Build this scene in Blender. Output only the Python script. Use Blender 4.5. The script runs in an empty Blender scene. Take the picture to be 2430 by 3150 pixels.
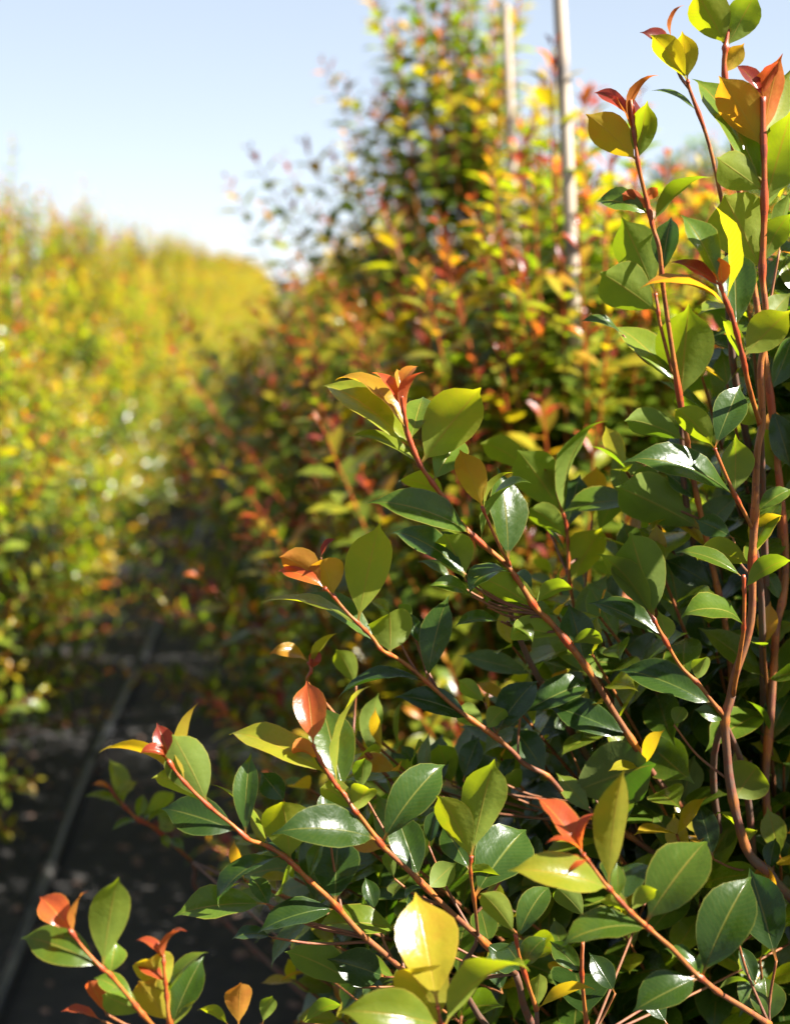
import bpy, math, random
import numpy as np
from mathutils import Vector, Matrix, Euler

random.seed(7)
RNG = np.random.default_rng(11)
R = math.radians
scene = bpy.context.scene
COL = scene.collection

# ------------------------------------------------------------------ camera
CAM_H = 1.5
cam_data = bpy.data.cameras.new("camera")
cam = bpy.data.objects.new("camera", cam_data)
COL.objects.link(cam)
cam.location = (0, 0, CAM_H)
cam.rotation_euler = (R(90 - 8.1), 0, R(-3.0))
cam_data.sensor_fit = 'HORIZONTAL'
cam_data.sensor_width = 24
cam_data.lens = 50
cam_data.clip_start = 0.05
cam_data.clip_end = 3000
cam_data.dof.use_dof = True
cam_data.dof.focus_distance = 1.28
cam_data.dof.aperture_fstop = 4.3
scene.camera = cam

# ------------------------------------------------------------------ world, sun, exposure
TO_SUN = Vector((0.715, -0.26, 0.65)).normalized()
world = bpy.data.worlds.new("World")
scene.world = world
world.use_nodes = True
wn = world.node_tree
for n in list(wn.nodes):
    wn.nodes.remove(n)
sky = wn.nodes.new('ShaderNodeTexSky')
sky.sky_type = 'NISHITA'
sky.sun_disc = False
sky.sun_elevation = math.asin(TO_SUN.z)
sky.sun_rotation = math.atan2(TO_SUN.x, TO_SUN.y)
sky.altitude = 0
sky.air_density = 0.4
sky.dust_density = 0.0
sky.ozone_density = 1.0
bg = wn.nodes.new('ShaderNodeBackground')
bg.inputs['Strength'].default_value = 0.114
wo = wn.nodes.new('ShaderNodeOutputWorld')
gam = wn.nodes.new('ShaderNodeGamma')          # the photograph's flat, pale rendering of the sky
gam.inputs[1].default_value = 0.36
wn.links.new(sky.outputs[0], gam.inputs[0])
wn.links.new(gam.outputs[0], bg.inputs[0])
wn.links.new(bg.outputs[0], wo.inputs[0])

sun_data = bpy.data.lights.new("sun", 'SUN')
sun_data.energy = 5.0
sun_data.angle = R(0.53)
sun_data.color = (1.0, 0.95, 0.87)
sun = bpy.data.objects.new("sun", sun_data)
COL.objects.link(sun)
sun.rotation_euler = TO_SUN.to_track_quat('Z', 'Y').to_euler()

vs = scene.view_settings
vs.view_transform = 'Standard'
vs.look = 'None'
vs.gamma = 1.0
vs.exposure = 2.4
vs.use_curve_mapping = False
scene.render.engine = 'CYCLES'
cy = scene.cycles
cy.max_bounces = 8
cy.diffuse_bounces = 4
cy.glossy_bounces = 3
cy.transmission_bounces = 6
cy.sample_clamp_indirect = 6
cy.use_denoising = True

# ------------------------------------------------------------------ pixel -> point
PW, PH = 2430.0, 3150.0
CAM_M = Euler(cam.rotation_euler).to_matrix()
CAM_P = Vector(cam.location)

def P(px, py, d):
    x = (px / PW - 0.5) * 0.48 * d
    y = -(py - PH / 2) / PW * 0.48 * d
    return CAM_P + CAM_M @ Vector((x, y, -d))

REG = {1: (1600, 0, 2.0301), 2: (1600, 1000, 2.0301), 3: (1600, 2050, 1.9855),
       4: (800, 1050, 2.0301), 5: (800, 2050, 1.9855), 6: (0, 2100, 2.0301)}

def px(reg, x, y):
    ox, oy, s = REG[reg]
    return ox + x / s, oy + y / s

# ------------------------------------------------------------------ materials
def nodes_of(name):
    m = bpy.data.materials.new(name)
    m.use_nodes = True
    nt = m.node_tree
    for n in list(nt.nodes):
        nt.nodes.remove(n)
    return m, nt

def val(nt, v):
    n = nt.nodes.new('ShaderNodeValue'); n.outputs[0].default_value = v
    return n.outputs[0]

def mth(nt, op, a, b=None, c=None, clamp=False):
    n = nt.nodes.new('ShaderNodeMath'); n.operation = op; n.use_clamp = clamp
    for i, s in enumerate((a, b, c)):
        if s is None: continue
        if isinstance(s, (int, float)): n.inputs[i].default_value = s
        else: nt.links.new(s, n.inputs[i])
    return n.outputs[0]

def mix(nt, fac, a, b, blend='MIX'):
    n = nt.nodes.new('ShaderNodeMix'); n.data_type = 'RGBA'; n.blend_type = blend
    for sock, s in ((n.inputs[0], fac), (n.inputs[6], a), (n.inputs[7], b)):
        if isinstance(s, (int, float)): sock.default_value = s
        elif isinstance(s, tuple): sock.default_value = (*s, 1)
        else: nt.links.new(s, sock)
    return n.outputs[2]

def ramp(nt, fac, stops, interp='LINEAR'):
    n = nt.nodes.new('ShaderNodeValToRGB')
    cr = n.color_ramp; cr.interpolation = interp
    while len(cr.elements) < len(stops): cr.elements.new(0.5)
    for e, (p, c) in zip(cr.elements, stops):
        e.position = p; e.color = (*c, 1) if len(c) == 3 else c
    nt.links.new(fac, n.inputs[0])
    return n.outputs[0]

def noise(nt, vec, scale, detail=3, rough=0.5):
    n = nt.nodes.new('ShaderNodeTexNoise')
    n.inputs['Scale'].default_value = scale
    n.inputs['Detail'].default_value = detail
    n.inputs['Roughness'].default_value = rough
    if vec is not None: nt.links.new(vec, n.inputs['Vector'])
    return n.outputs['Fac']

def leaf_material():
    m, nt = nodes_of("leaf_surface")
    L = nt.links
    at = nt.nodes.new('ShaderNodeAttribute'); at.attribute_name = 'tone'
    rd = nt.nodes.new('ShaderNodeAttribute'); rd.attribute_name = 'rnd'
    uv = nt.nodes.new('ShaderNodeUVMap'); uv.uv_map = 'UVMap'
    sp = nt.nodes.new('ShaderNodeSeparateXYZ'); L.new(uv.outputs[0], sp.inputs[0])
    geo = nt.nodes.new('ShaderNodeNewGeometry')
    u, v = sp.outputs[0], sp.outputs[1]
    av = mth(nt, 'ABSOLUTE', mth(nt, 'MULTIPLY_ADD', v, 2.0, -1.0))
    # mottled blotches
    tc = nt.nodes.new('ShaderNodeTexCoord')
    mot = noise(nt, geo.outputs['Position'], 55, 4, 0.6)
    tone = mth(nt, 'ADD', at.outputs['Fac'], mth(nt, 'MULTIPLY', mth(nt, 'SUBTRACT', mot, 0.5), 0.16), clamp=True)
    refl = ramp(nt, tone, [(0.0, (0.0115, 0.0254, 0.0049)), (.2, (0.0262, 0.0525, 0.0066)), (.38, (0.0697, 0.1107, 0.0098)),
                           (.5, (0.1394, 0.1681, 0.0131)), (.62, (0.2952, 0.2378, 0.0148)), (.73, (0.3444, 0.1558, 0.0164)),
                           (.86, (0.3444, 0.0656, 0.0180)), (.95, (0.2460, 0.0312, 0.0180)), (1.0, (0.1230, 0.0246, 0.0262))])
    trans = ramp(nt, tone, [(0.0, (0.0308, 0.1056, 0.0035)), (.2, (0.0880, 0.2112, 0.0053)), (.38, (0.2640, 0.3872, 0.0070)),
                            (.5, (0.4048, 0.4576, 0.0053)), (.62, (0.5808, 0.4136, 0.0070)), (.73, (0.6688, 0.2904, 0.0106)),
                            (.86, (0.7040, 0.1496, 0.0176)), (.95, (0.5280, 0.0616, 0.0220)), (1.0, (0.2640, 0.0352, 0.0264))])
    # midrib, side veins, margin
    midrib = mth(nt, 'SUBTRACT', 1.0, mth(nt, 'DIVIDE', av, 0.06), clamp=True)
    vein = mth(nt, 'SINE', mth(nt, 'MULTIPLY', mth(nt, 'SUBTRACT', u, mth(nt, 'MULTIPLY', av, 0.16)), 120.0))
    vein2 = mth(nt, 'POWER', mth(nt, 'MULTIPLY_ADD', vein, 0.5, 0.5), 4.0)
    margin = mth(nt, 'MULTIPLY', mth(nt, 'SUBTRACT', av, 0.93), 14.0, clamp=True)
    pale = mix(nt, mth(nt, 'MULTIPLY', tone, 1.6, clamp=True), (.075, .12, .025), (.46, .28, .04))
    c = mix(nt, mth(nt, 'MULTIPLY', vein2, 0.045), refl, pale)
    c = mix(nt, mth(nt, 'MULTIPLY', midrib, 0.6), c, pale)
    c = mix(nt, mth(nt, 'MULTIPLY', margin, 0.6), c, pale)
    pet = mth(nt, 'SUBTRACT', 1.0, mth(nt, 'DIVIDE', u, 0.13), clamp=True)
    c = mix(nt, pet, c, (.40, .13, .025))
    # underside: paler, duller
    under = mix(nt, 0.45, c, (.17, .20, .055))
    under = mix(nt, mth(nt, 'MULTIPLY', tone, 0.8, clamp=True), under, c)
    col = mix(nt, geo.outputs['Backfacing'], c, under)
    # value jitter per leaf
    jit = mth(nt, 'MULTIPLY_ADD', rd.outputs['Fac'], 0.5, 0.75)
    hs = nt.nodes.new('ShaderNodeHueSaturation'); hs.inputs['Saturation'].default_value = 1.0
    L.new(jit, hs.inputs['Value']); L.new(col, hs.inputs['Color'])
    tcol = mix(nt, mth(nt, 'MULTIPLY', vein2, 0.12), trans, pale)
    tcol = mix(nt, mth(nt, 'MULTIPLY', midrib, 0.6), tcol, (.45, .24, .02))
    tcol = mix(nt, pet, tcol, (.25, .06, .01))
    # relief
    hgt = mth(nt, 'ADD', mth(nt, 'MULTIPLY', vein2, 0.02), mth(nt, 'MULTIPLY', midrib, -0.7))
    hgt = mth(nt, 'ADD', hgt, mth(nt, 'MULTIPLY', noise(nt, geo.outputs['Position'], 170, 2, 0.5), 1.3))
    bp = nt.nodes.new('ShaderNodeBump'); bp.inputs['Strength'].default_value = 0.35
    bp.inputs['Distance'].default_value = 0.0009
    L.new(hgt, bp.inputs['Height'])
    pr = nt.nodes.new('ShaderNodeBsdfPrincipled')
    L.new(hs.outputs[0], pr.inputs['Base Color'])
    rough = mth(nt, 'MULTIPLY_ADD', geo.outputs['Backfacing'], 0.22, 0.27)
    rough = mth(nt, 'ADD', rough, mth(nt, 'MULTIPLY', mth(nt, 'SUBTRACT', mot, 0.5), 0.2))
    L.new(rough, pr.inputs['Roughness'])
    pr.inputs['IOR'].default_value = 1.48
    L.new(mth(nt, 'MULTIPLY_ADD', geo.outputs['Backfacing'], -0.2, 0.4), pr.inputs['Specular IOR Level'])
    L.new(bp.outputs[0], pr.inputs['Normal'])
    tr = nt.nodes.new('ShaderNodeBsdfTranslucent')
    L.new(tcol, tr.inputs['Color'])
    mx = nt.nodes.new('ShaderNodeMixShader')
    fac = mth(nt, 'MULTIPLY_ADD', tone, 0.5, 0.24, clamp=True)
    fac = mth(nt, 'MINIMUM', fac, 0.54)
    L.new(fac, mx.inputs[0]); L.new(pr.outputs[0], mx.inputs[1]); L.new(tr.outputs[0], mx.inputs[2])
    out = nt.nodes.new('ShaderNodeOutputMaterial')
    L.new(mx.outputs[0], out.inputs[0])
    return m

def simple(name, stops, scale, rough=0.6, bump=0.2, dist=0.002, stretch=(1, 1, 1), detail=5, spec=0.5):
    m, nt = nodes_of(name)
    L = nt.links
    tc = nt.nodes.new('ShaderNodeTexCoord')
    mp = nt.nodes.new('ShaderNodeMapping'); mp.inputs['Scale'].default_value = stretch
    L.new(tc.outputs['Object'], mp.inputs[0])
    f = noise(nt, mp.outputs[0], scale, detail, 0.6)
    c = ramp(nt, f, stops)
    pr = nt.nodes.new('ShaderNodeBsdfPrincipled')
    L.new(c, pr.inputs['Base Color'])
    pr.inputs['Roughness'].default_value = rough
    pr.inputs['Specular IOR Level'].default_value = spec
    bp = nt.nodes.new('ShaderNodeBump'); bp.inputs['Strength'].default_value = bump
    bp.inputs['Distance'].default_value = dist
    L.new(f, bp.inputs['Height']); L.new(bp.outputs[0], pr.inputs['Normal'])
    out = nt.nodes.new('ShaderNodeOutputMaterial'); L.new(pr.outputs[0], out.inputs[0])
    return m

def stem_material():
    m, nt = nodes_of("stem_bark")
    L = nt.links
    at = nt.nodes.new('ShaderNodeAttribute'); at.attribute_name = 'age'
    uv = nt.nodes.new('ShaderNodeUVMap'); uv.uv_map = 'UVMap'
    mp = nt.nodes.new('ShaderNodeMapping'); mp.inputs['Scale'].default_value = (7, 16, 1)
    L.new(uv.outputs[0], mp.inputs[0])
    streak = noise(nt, mp.outputs[0], 1.0, 4, 0.6)
    geo = nt.nodes.new('ShaderNodeNewGeometry')
    blot = noise(nt, geo.outputs['Position'], 90, 3, 0.6)
    a = mth(nt, 'ADD', at.outputs['Fac'], mth(nt, 'MULTIPLY', mth(nt, 'SUBTRACT', streak, 0.5), 0.9), clamp=True)
    c = ramp(nt, a, [(0.0, (0.2550, 0.0340, 0.0068)), (.3, (0.2805, 0.0892, 0.0093)), (.55, (0.1700, 0.0553, 0.0102)),
                     (.8, (0.0808, 0.0357, 0.0187)), (1.0, (0.0638, 0.0425, 0.0289))])
    c = mix(nt, mth(nt, 'MULTIPLY', mth(nt, 'GREATER_THAN', blot, 0.56), 0.55), c, (.11, .022, .010))
    pr = nt.nodes.new('ShaderNodeBsdfPrincipled')
    L.new(c, pr.inputs['Base Color'])
    L.new(mth(nt, 'MULTIPLY_ADD', at.outputs['Fac'], 0.3, 0.42), pr.inputs['Roughness'])
    bp = nt.nodes.new('ShaderNodeBump'); bp.inputs['Strength'].default_value = 0.5
    bp.inputs['Distance'].default_value = 0.0008
    L.new(streak, bp.inputs['Height']); L.new(bp.outputs[0], pr.inputs['Normal'])
    out = nt.nodes.new('ShaderNodeOutputMaterial'); L.new(pr.outputs[0], out.inputs[0])
    return m

M_LEAF = leaf_material()
M_STEM = stem_material()
M_POT = simple("black_plastic", [(.3, (.010, .010, .011)), (.7, (.022, .022, .023))], 30, 0.45, 0.1)
M_SOIL = simple("potting_bark", [(.3, (.02, .013, .008)), (.7, (.09, .055, .03))], 60, 0.9, 0.9, 0.01)
M_PIPE = simple("polyethylene_pipe", [(.3, (.016, .017, .020)), (.55, (.028, .03, .034)), (.75, (.10, .09, .08))],
                14, 0.42, 0.15, 0.001, (1, .25, 1))
M_GROUND = simple("weed_mat_ground", [(.3, (.009, .009, .009)), (.55, (.018, .016, .015)), (.75, (.04, .033, .028))],
                  18, 0.9, 0.9, 0.012, detail=9)
M_CHIP = simple("bark_chip", [(.3, (.07, .04, .028)), (.7, (.24, .14, .10))], 40, 0.75, 0.5)
M_CLIP = simple("pipe_fitting_plastic", [(.3, (.012, .012, .013)), (.7, (.03, .03, .032))], 40, 0.4, 0.1)

def bamboo_material():
    m, nt = nodes_of("bamboo_cane")
    L = nt.links
    tc = nt.nodes.new('ShaderNodeTexCoord')
    mp = nt.nodes.new('ShaderNodeMapping'); mp.inputs['Scale'].default_value = (60, 60, 3)
    L.new(tc.outputs['Object'], mp.inputs[0])
    f = noise(nt, mp.outputs[0], 1.0, 5, 0.65)
    g = noise(nt, tc.outputs['Object'], 9, 3, 0.5)
    c = ramp(nt, f, [(.25, (.20, .14, .09)), (.5, (.36, .28, .19)), (.8, (.46, .38, .28))])
    c = mix(nt, mth(nt, 'MULTIPLY', g, 0.55), c, (.22, .20, .19))
    at = nt.nodes.new('ShaderNodeAttribute'); at.attribute_name = 'age'
    c = mix(nt, at.outputs['Fac'], c, (.035, .03, .03))
    pr = nt.nodes.new('ShaderNodeBsdfPrincipled')
    L.new(c, pr.inputs['Base Color']); pr.inputs['Roughness'].default_value = 0.5
    bp = nt.nodes.new('ShaderNodeBump'); bp.inputs['Strength'].default_value = 0.3
    bp.inputs['Distance'].default_value = 0.001
    L.new(f, bp.inputs['Height']); L.new(bp.outputs[0], pr.inputs['Normal'])
    out = nt.nodes.new('ShaderNodeOutputMaterial'); L.new(pr.outputs[0], out.inputs[0])
    return m
M_BAMBOO = bamboo_material()

# ------------------------------------------------------------------ mesh helpers
def make_mesh(name, verts, faces, mat, uvs=None, attrs=None, smooth=True):
    """verts (N,3), faces (M,k) equal-size polygons, uvs per vertex, attrs {name: per vertex}."""
    verts = np.asarray(verts, np.float32); faces = np.asarray(faces, np.int32)
    me = bpy.data.meshes.new(name)
    k = faces.shape[1]
    me.vertices.add(len(verts)); me.vertices.foreach_set('co', verts.ravel())
    me.loops.add(faces.size); me.loops.foreach_set('vertex_index', faces.ravel())
    me.polygons.add(len(faces))
    me.polygons.foreach_set('loop_start', np.arange(0, faces.size, k, dtype=np.int32))
    if smooth:
        me.polygons.foreach_set('use_smooth', np.ones(len(faces), bool))
    if uvs is not None:
        lay = me.uv_layers.new(name='UVMap')
        lay.data.foreach_set('uv', np.asarray(uvs, np.float32)[faces.ravel()].ravel())
    for an, av in (attrs or {}).items():
        a = me.attributes.new(an, 'FLOAT', 'POINT')
        a.data.foreach_set('value', np.asarray(av, np.float32))
    me.materials.append(mat)
    me.update()
    return me

def link(name, me, parent=None, loc=(0, 0, 0)):
    o = bpy.data.objects.new(name, me)
    COL.objects.link(o)
    o.location = loc
    if parent is not None: o.parent = parent
    return o

def empty(name, loc):
    o = bpy.data.objects.new(name, None)
    o.empty_display_size = 0.1
    COL.objects.link(o); o.location = loc
    return o

def tag(o, label=None, cat=None, group=None, kind=None):
    if label: o['label'] = label
    if cat: o['category'] = cat
    if group: o['group'] = group
    if kind: o['kind'] = kind
    return o

def norm(a):
    a = np.asarray(a, float)
    return a / np.maximum(np.linalg.norm(a, axis=-1, keepdims=True), 1e-9)

# blade outline: s along the blade, half width
OUT_S = [0, .04, .12, .22, .34, .46, .57, .68, .77, .84, .89, .945, 1]
OUT_W = [.04, .13, .42, .70, .92, 1.0, .97, .82, .56, .30, .14, .065, .01]
OUT_W2 = [.04, .10, .32, .57, .82, .97, 1.0, .91, .67, .36, .16, .07, .01]

def leaf_batch(base, dirv, nrm, length, wr, bend, fold, tone, rnd, n_len=6, n_wid=2, twist=None, chord=False, wave=None):
    """Vectorised leaves. Upper face along nrm; bend>0 recurves away from it.
    chord: length is the straight base-to-tip distance."""
    base = np.atleast_2d(base).astype(float); dirv = norm(np.atleast_2d(dirv)); nrm = np.atleast_2d(nrm).astype(float)
    N = len(base)
    f = lambda a: np.broadcast_to(np.asarray(a, float), (N,)).copy()
    length, wr, bend, fold, tone, rnd = map(f, (length, wr, bend, fold, tone, rnd))
    twist = f(0 if twist is None else twist); wave = f(0 if wave is None else wave)
    nrm = norm(nrm - (nrm * dirv).sum(1, keepdims=True) * dirv)
    side = np.cross(nrm, dirv)
    if n_len >= 10:
        u = np.array([0, .05, .10, .15, .21, .29, .38, .48, .58, .68, .77, .85, .90, .95, 1.0])
    elif n_len >= 6:
        u = np.array([0, .10, .25, .45, .66, .86, 1.0])
    else:
        u = np.array([0, .2, .5, .8, 1.0])
    n_len = len(u) - 1
    v = np.linspace(-1, 1, n_wid + 1)
    pet = 0.085
    s = np.clip((u - pet) / (1 - pet), 0, 1)
    wA = np.interp(s, OUT_S, OUT_W); wB = np.interp(s, OUT_S, OUT_W2)
    hw = wA[None] * (1 - rnd[:, None]) + wB[None] * rnd[:, None]
    hw = np.where(u[None] < pet * 0.99, 0.045, hw)
    hw = hw * wr[:, None] * 0.5
    # spine: angle grows along the length, with a stronger recurve at the drip tip
    uu = np.linspace(0, 1, 41)
    th = bend[:, None] * (0.8 * uu[None] + 0.4 * np.clip((uu[None] - .78) / .22, 0, 1) ** 1.5)
    cx = np.concatenate([np.zeros((N, 1)), np.cumsum(np.cos((th[:, 1:] + th[:, :-1]) / 2), 1)], 1) / 40
    cz = -np.concatenate([np.zeros((N, 1)), np.cumsum(np.sin((th[:, 1:] + th[:, :-1]) / 2), 1)], 1) / 40
    if chord:
        ex, ez = cx[:, -1], cz[:, -1]
        cl = np.maximum(np.hypot(ex, ez), 0.3)
        ca, sa = (ex / cl)[:, None], (ez / cl)[:, None]
        cx, cz = (cx * ca + cz * sa) / cl[:, None], (-cx * sa + cz * ca) / cl[:, None]
        th = th + np.arctan2(sa, ca)
        hw = hw / cl[:, None] ** 0.5
    X = np.stack([np.interp(u, uu, cx[i]) for i in range(N)]) if N < 64 else cx[:, np.round(u * 40).astype(int)]
    Z = np.stack([np.interp(u, uu, cz[i]) for i in range(N)]) if N < 64 else cz[:, np.round(u * 40).astype(int)]
    T = np.stack([np.interp(u, uu, th[i]) for i in range(N)]) if N < 64 else th[:, np.round(u * 40).astype(int)]
    # local leaf: across y, out of blade z
    vv = v[None, None, :]
    fo = fold[:, None, None] * np.clip(u * 3, 0, 1)[None, :, None]
    ay = hw[:, :, None] * vv
    y = ay * np.cos(fo)
    z = np.abs(ay) * np.sin(fo) * (1.0 - 0.25 * np.abs(vv))
    z = z + wave[:, None, None] * hw[:, :, None] * np.abs(vv) ** 2 * np.sin(u[None, :, None] * 17 + 6 * rnd[:, None, None] + vv * 1.5)
    tw = (twist[:, None] * u[None])[:, :, None]
    y, z = y * np.cos(tw) - z * np.sin(tw), y * np.sin(tw) + z * np.cos(tw)
    lx = X[:, :, None] + z * np.sin(T)[:, :, None]
    lz = Z[:, :, None] + z * np.cos(T)[:, :, None]
    lx, y, lz = (a * length[:, None, None] for a in (lx, y, lz))
    V = (base[:, None, None, :] + lx[..., None] * dirv[:, None, None, :] + y[..., None] * side[:, None, None, :]
         + lz[..., None] * nrm[:, None, None, :])
    K = (n_len + 1) * (n_wid + 1)
    V = V.reshape(N, K, 3)
    idx = np.arange(K).reshape(n_len + 1, n_wid + 1)
    q = np.stack([idx[:-1, :-1], idx[1:, :-1], idx[1:, 1:], idx[:-1, 1:]], -1).reshape(-1, 4)
    uvt = np.stack(np.broadcast_arrays(u[:, None], (v * .5 + .5)[None]), -1).reshape(K, 2)
    # colour runs a little towards the tip
    tn = tone[:, None] + (uvt[None, :, 0] - .5) * 0.05
    return V, q, uvt, tn, np.repeat(rnd[:, None], K, 1)

def leaves_mesh(name, B, sel=None, origin=None):
    V, q, uvt, tn, rn = B
    if sel is not None: V, tn, rn = V[sel], tn[sel], rn[sel]
    N, K = V.shape[:2]
    F = (q[None] + (np.arange(N) * K)[:, None, None]).reshape(-1, 4)
    vv = V.reshape(-1, 3)
    if origin is not None: vv = vv - np.asarray(origin)[None]
    return make_mesh(name, vv, F, M_LEAF, np.tile(uvt, (N, 1)), {'tone': tn.ravel(), 'rnd': rn.ravel()})

def smooth_path(pts, n=6):
    pts = [np.asarray(p, float) for p in pts]
    if len(pts) < 3:
        return np.array([pts[0] + (pts[-1] - pts[0]) * t for t in np.linspace(0, 1, n + 1)])
    p = [2 * pts[0] - pts[1]] + pts + [2 * pts[-1] - pts[-2]]
    out = []
    for i in range(1, len(p) - 2):
        for t in np.linspace(0, 1, n, endpoint=False):
            a, b, c, d = p[i - 1], p[i], p[i + 1], p[i + 2]
            out.append(.5 * ((2 * b) + (-a + c) * t + (2 * a - 5 * b + 4 * c - d) * t * t + (-a + 3 * b - 3 * c + d) * t ** 3))
    out.append(pts[-1])
    return np.array(out)

def tube(path, rad, age, sides=8, cap=True):
    path = np.asarray(path, float); n = len(path)
    rad = np.broadcast_to(rad, (n,)); age = np.broadcast_to(age, (n,))
    t = norm(np.gradient(path, axis=0))
    ref = np.array([0.31, 0.85, 0.42])
    a = norm(np.cross(t, ref)); b = np.cross(t, a)
    ang = np.linspace(0, 2 * np.pi, sides, endpoint=False)
    V = path[:, None] + rad[:, None, None] * (np.cos(ang)[None, :, None] * a[:, None] + np.sin(ang)[None, :, None] * b[:, None])
    idx = np.arange(n * sides).reshape(n, sides)
    nx = np.roll(idx, -1, 1)
    F = np.stack([idx[:-1], idx[1:], nx[1:], nx[:-1]], -1).reshape(-1, 4)
    seg = np.concatenate([[0], np.cumsum(np.linalg.norm(np.diff(path, axis=0), axis=1))])
    UV = np.stack([np.repeat(seg[:, None], sides, 1) * 10, np.repeat((np.minimum(ang, 2 * np.pi - ang) / 6.28)[None], n, 0)], -1).reshape(-1, 2)
    V = V.reshape(-1, 3); A = np.repeat(age, sides)
    if cap:
        nv = len(V)
        V = np.vstack([V, path[:1], path[-1:]]); UV = np.vstack([UV, UV[:1], UV[-1:]]); A = np.concatenate([A, A[:1], A[-1:]])
        c0 = [[nv, idx[0, i], nx[0, i], nx[0, i]] for i in range(sides)]
        c1 = [[nv + 1, nx[-1, i], idx[-1, i], idx[-1, i]] for i in range(sides)]
        # end caps as small quads (fan in pairs)
        c0 = [[nv, idx[0, i], idx[0, (i + 1) % sides], idx[0, (i + 2) % sides]] for i in range(0, sides, 2)]
        c1 = [[nv + 1, idx[-1, (i + 2) % sides], idx[-1, (i + 1) % sides], idx[-1, i]] for i in range(0, sides, 2)]
        F = np.vstack([F, c0, c1])
    return V, F, UV, A

def join_tubes(ts):
    V, F, UV, A, o = [], [], [], [], 0
    for v, f, u, a in ts:
        V.append(v); F.append(f + o); UV.append(u); A.append(a); o += len(v)
    return np.vstack(V), np.vstack(F), np.vstack(UV), np.concatenate(A)

def tubes_mesh(name, ts, mat=None, origin=None):
    V, F, UV, A = join_tubes(ts)
    if origin is not None: V = V - np.asarray(origin)[None]
    return make_mesh(name, V, F, mat or M_STEM, UV, {'age': A})

def lathe_mesh(name, prof, mat, sides=32):
    prof = np.asarray(prof, float); n = len(prof)
    ang = np.linspace(0, 2 * np.pi, sides, endpoint=False)
    V = np.stack([prof[:, None, 0] * np.cos(ang), prof[:, None, 0] * np.sin(ang), np.repeat(prof[:, 1:2], sides, 1)], -1).reshape(-1, 3)
    idx = np.arange(n * sides).reshape(n, sides); nx = np.roll(idx, -1, 1)
    F = np.stack([idx[:-1], nx[:-1], nx[1:], idx[1:]], -1).reshape(-1, 4)
    return make_mesh(name, V, F, mat)

# ------------------------------------------------------------------ ground
def ground_mesh():
    xs = np.concatenate([[-900, -200, -60, -20, -8], np.linspace(-4, 4, 41), [8, 20, 60, 200, 900]])
    ys = np.concatenate([[-900, -100, -20, -4], np.linspace(-1, 14, 76), [20, 40, 120, 400, 1500]])
    X, Y = np.meshgrid(xs, ys, indexing='ij')
    Z = 0.012 * np.sin(X * 3.1 + 1.2 * np.sin(Y * 1.3)) * np.cos(Y * 2.3) - 0.012
    Z = np.where((np.abs(X) < 4.1) & (Y > -1.1) & (Y < 14.1), Z, -0.02)
    V = np.stack([X, Y, Z], -1).reshape(-1, 3)
    idx = np.arange(len(V)).reshape(len(xs), len(ys))
    F = np.stack([idx[:-1, :-1], idx[1:, :-1], idx[1:, 1:], idx[:-1, 1:]], -1).reshape(-1, 4)
    return make_mesh("ground", V, F, M_GROUND)
tag(link("ground", ground_mesh()), kind='structure')

def chips():
    n = 1600
    x = RNG.uniform(-1.6, 0.9, n); y = RNG.uniform(1.2, 11, n) 
    s = RNG.uniform(.006, .024, n)
    ang = RNG.uniform(0, 6.28, n)
    box = np.array([[-1, -.5, 0], [1, -.4, 0], [.9, .5, 0], [-.8, .45, 0], [-.8, -.4, .35], [.8, -.3, .3], [.7, .35, .4], [-.7, .4, .3]])
    q = np.array([[0, 3, 2, 1], [4, 5, 6, 7], [0, 1, 5, 4], [1, 2, 6, 5], [2, 3, 7, 6], [3, 0, 4, 7]])
    c, sn = np.cos(ang), np.sin(ang)
    V = box[None] * s[:, None, None] * RNG.uniform(.6, 1.3, (n, 8, 3))
    Vx = V[..., 0] * c[:, None] - V[..., 1] * sn[:, None] + x[:, None]
    Vy = V[..., 0] * sn[:, None] + V[..., 1] * c[:, None] + y[:, None]
    gz = 0.012 * np.sin(x * 3.1 + 1.2 * np.sin(y * 1.3)) * np.cos(y * 2.3) - 0.012
    Vz = V[..., 2] + gz[:, None] - 0.001
    V = np.stack([Vx, Vy, Vz], -1).reshape(-1, 3)
    F = (q[None] + (np.arange(n) * 8)[:, None, None]).reshape(-1, 4)
    return make_mesh("bark_litter", V, F, M_CHIP, smooth=False)
tag(link("bark_litter", chips()), "scattered pale bark chips and litter on the dark path", "bark litter", kind='stuff')

# ------------------------------------------------------------------ irrigation pipe
def build_pipe():
    ys = np.linspace(0.6, 26, 90)
    xs = -0.655 + 0.012 * np.sin(ys * 0.9) + 0.006 * np.sin(ys * 2.3)
    zs = 0.02 + 0.005 * np.sin(ys * 1.7)
    t = tube(np.stack([xs, ys, zs], 1), 0.0165, 0.0, 14)
    root = empty("irrigation_pipe", (-0.655, 0.6, 0))
    tag(root, "long black plastic irrigation pipe lying along the shaded path", "pipe")
    link("pipe_run", tubes_mesh("pipe_run", [t], M_PIPE, origin=(-.655, .6, 0)), root)
    for y in (3.75, 4.95, 6.2, 7.5):
        x = -0.655 + 0.012 * math.sin(y * 0.9) + 0.006 * math.sin(y * 2.3)
        c = tube(np.array([[x, y - .02, .02], [x, y - .018, .02], [x, y + .018, .02], [x, y + .02, .02]]),
                 np.array([.017, .021, .021, .017]), 0, 14)
        n = tube(np.array([[x, y, .03], [x + .004, y, .046], [x + .02, y, .06]]), np.array([.006, .005, .004]), 0, 8)
        link("drip_fitting", tubes_mesh("drip_fitting", [c, n], M_CLIP, origin=(-.655, .6, 0)), root)
build_pipe()

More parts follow.
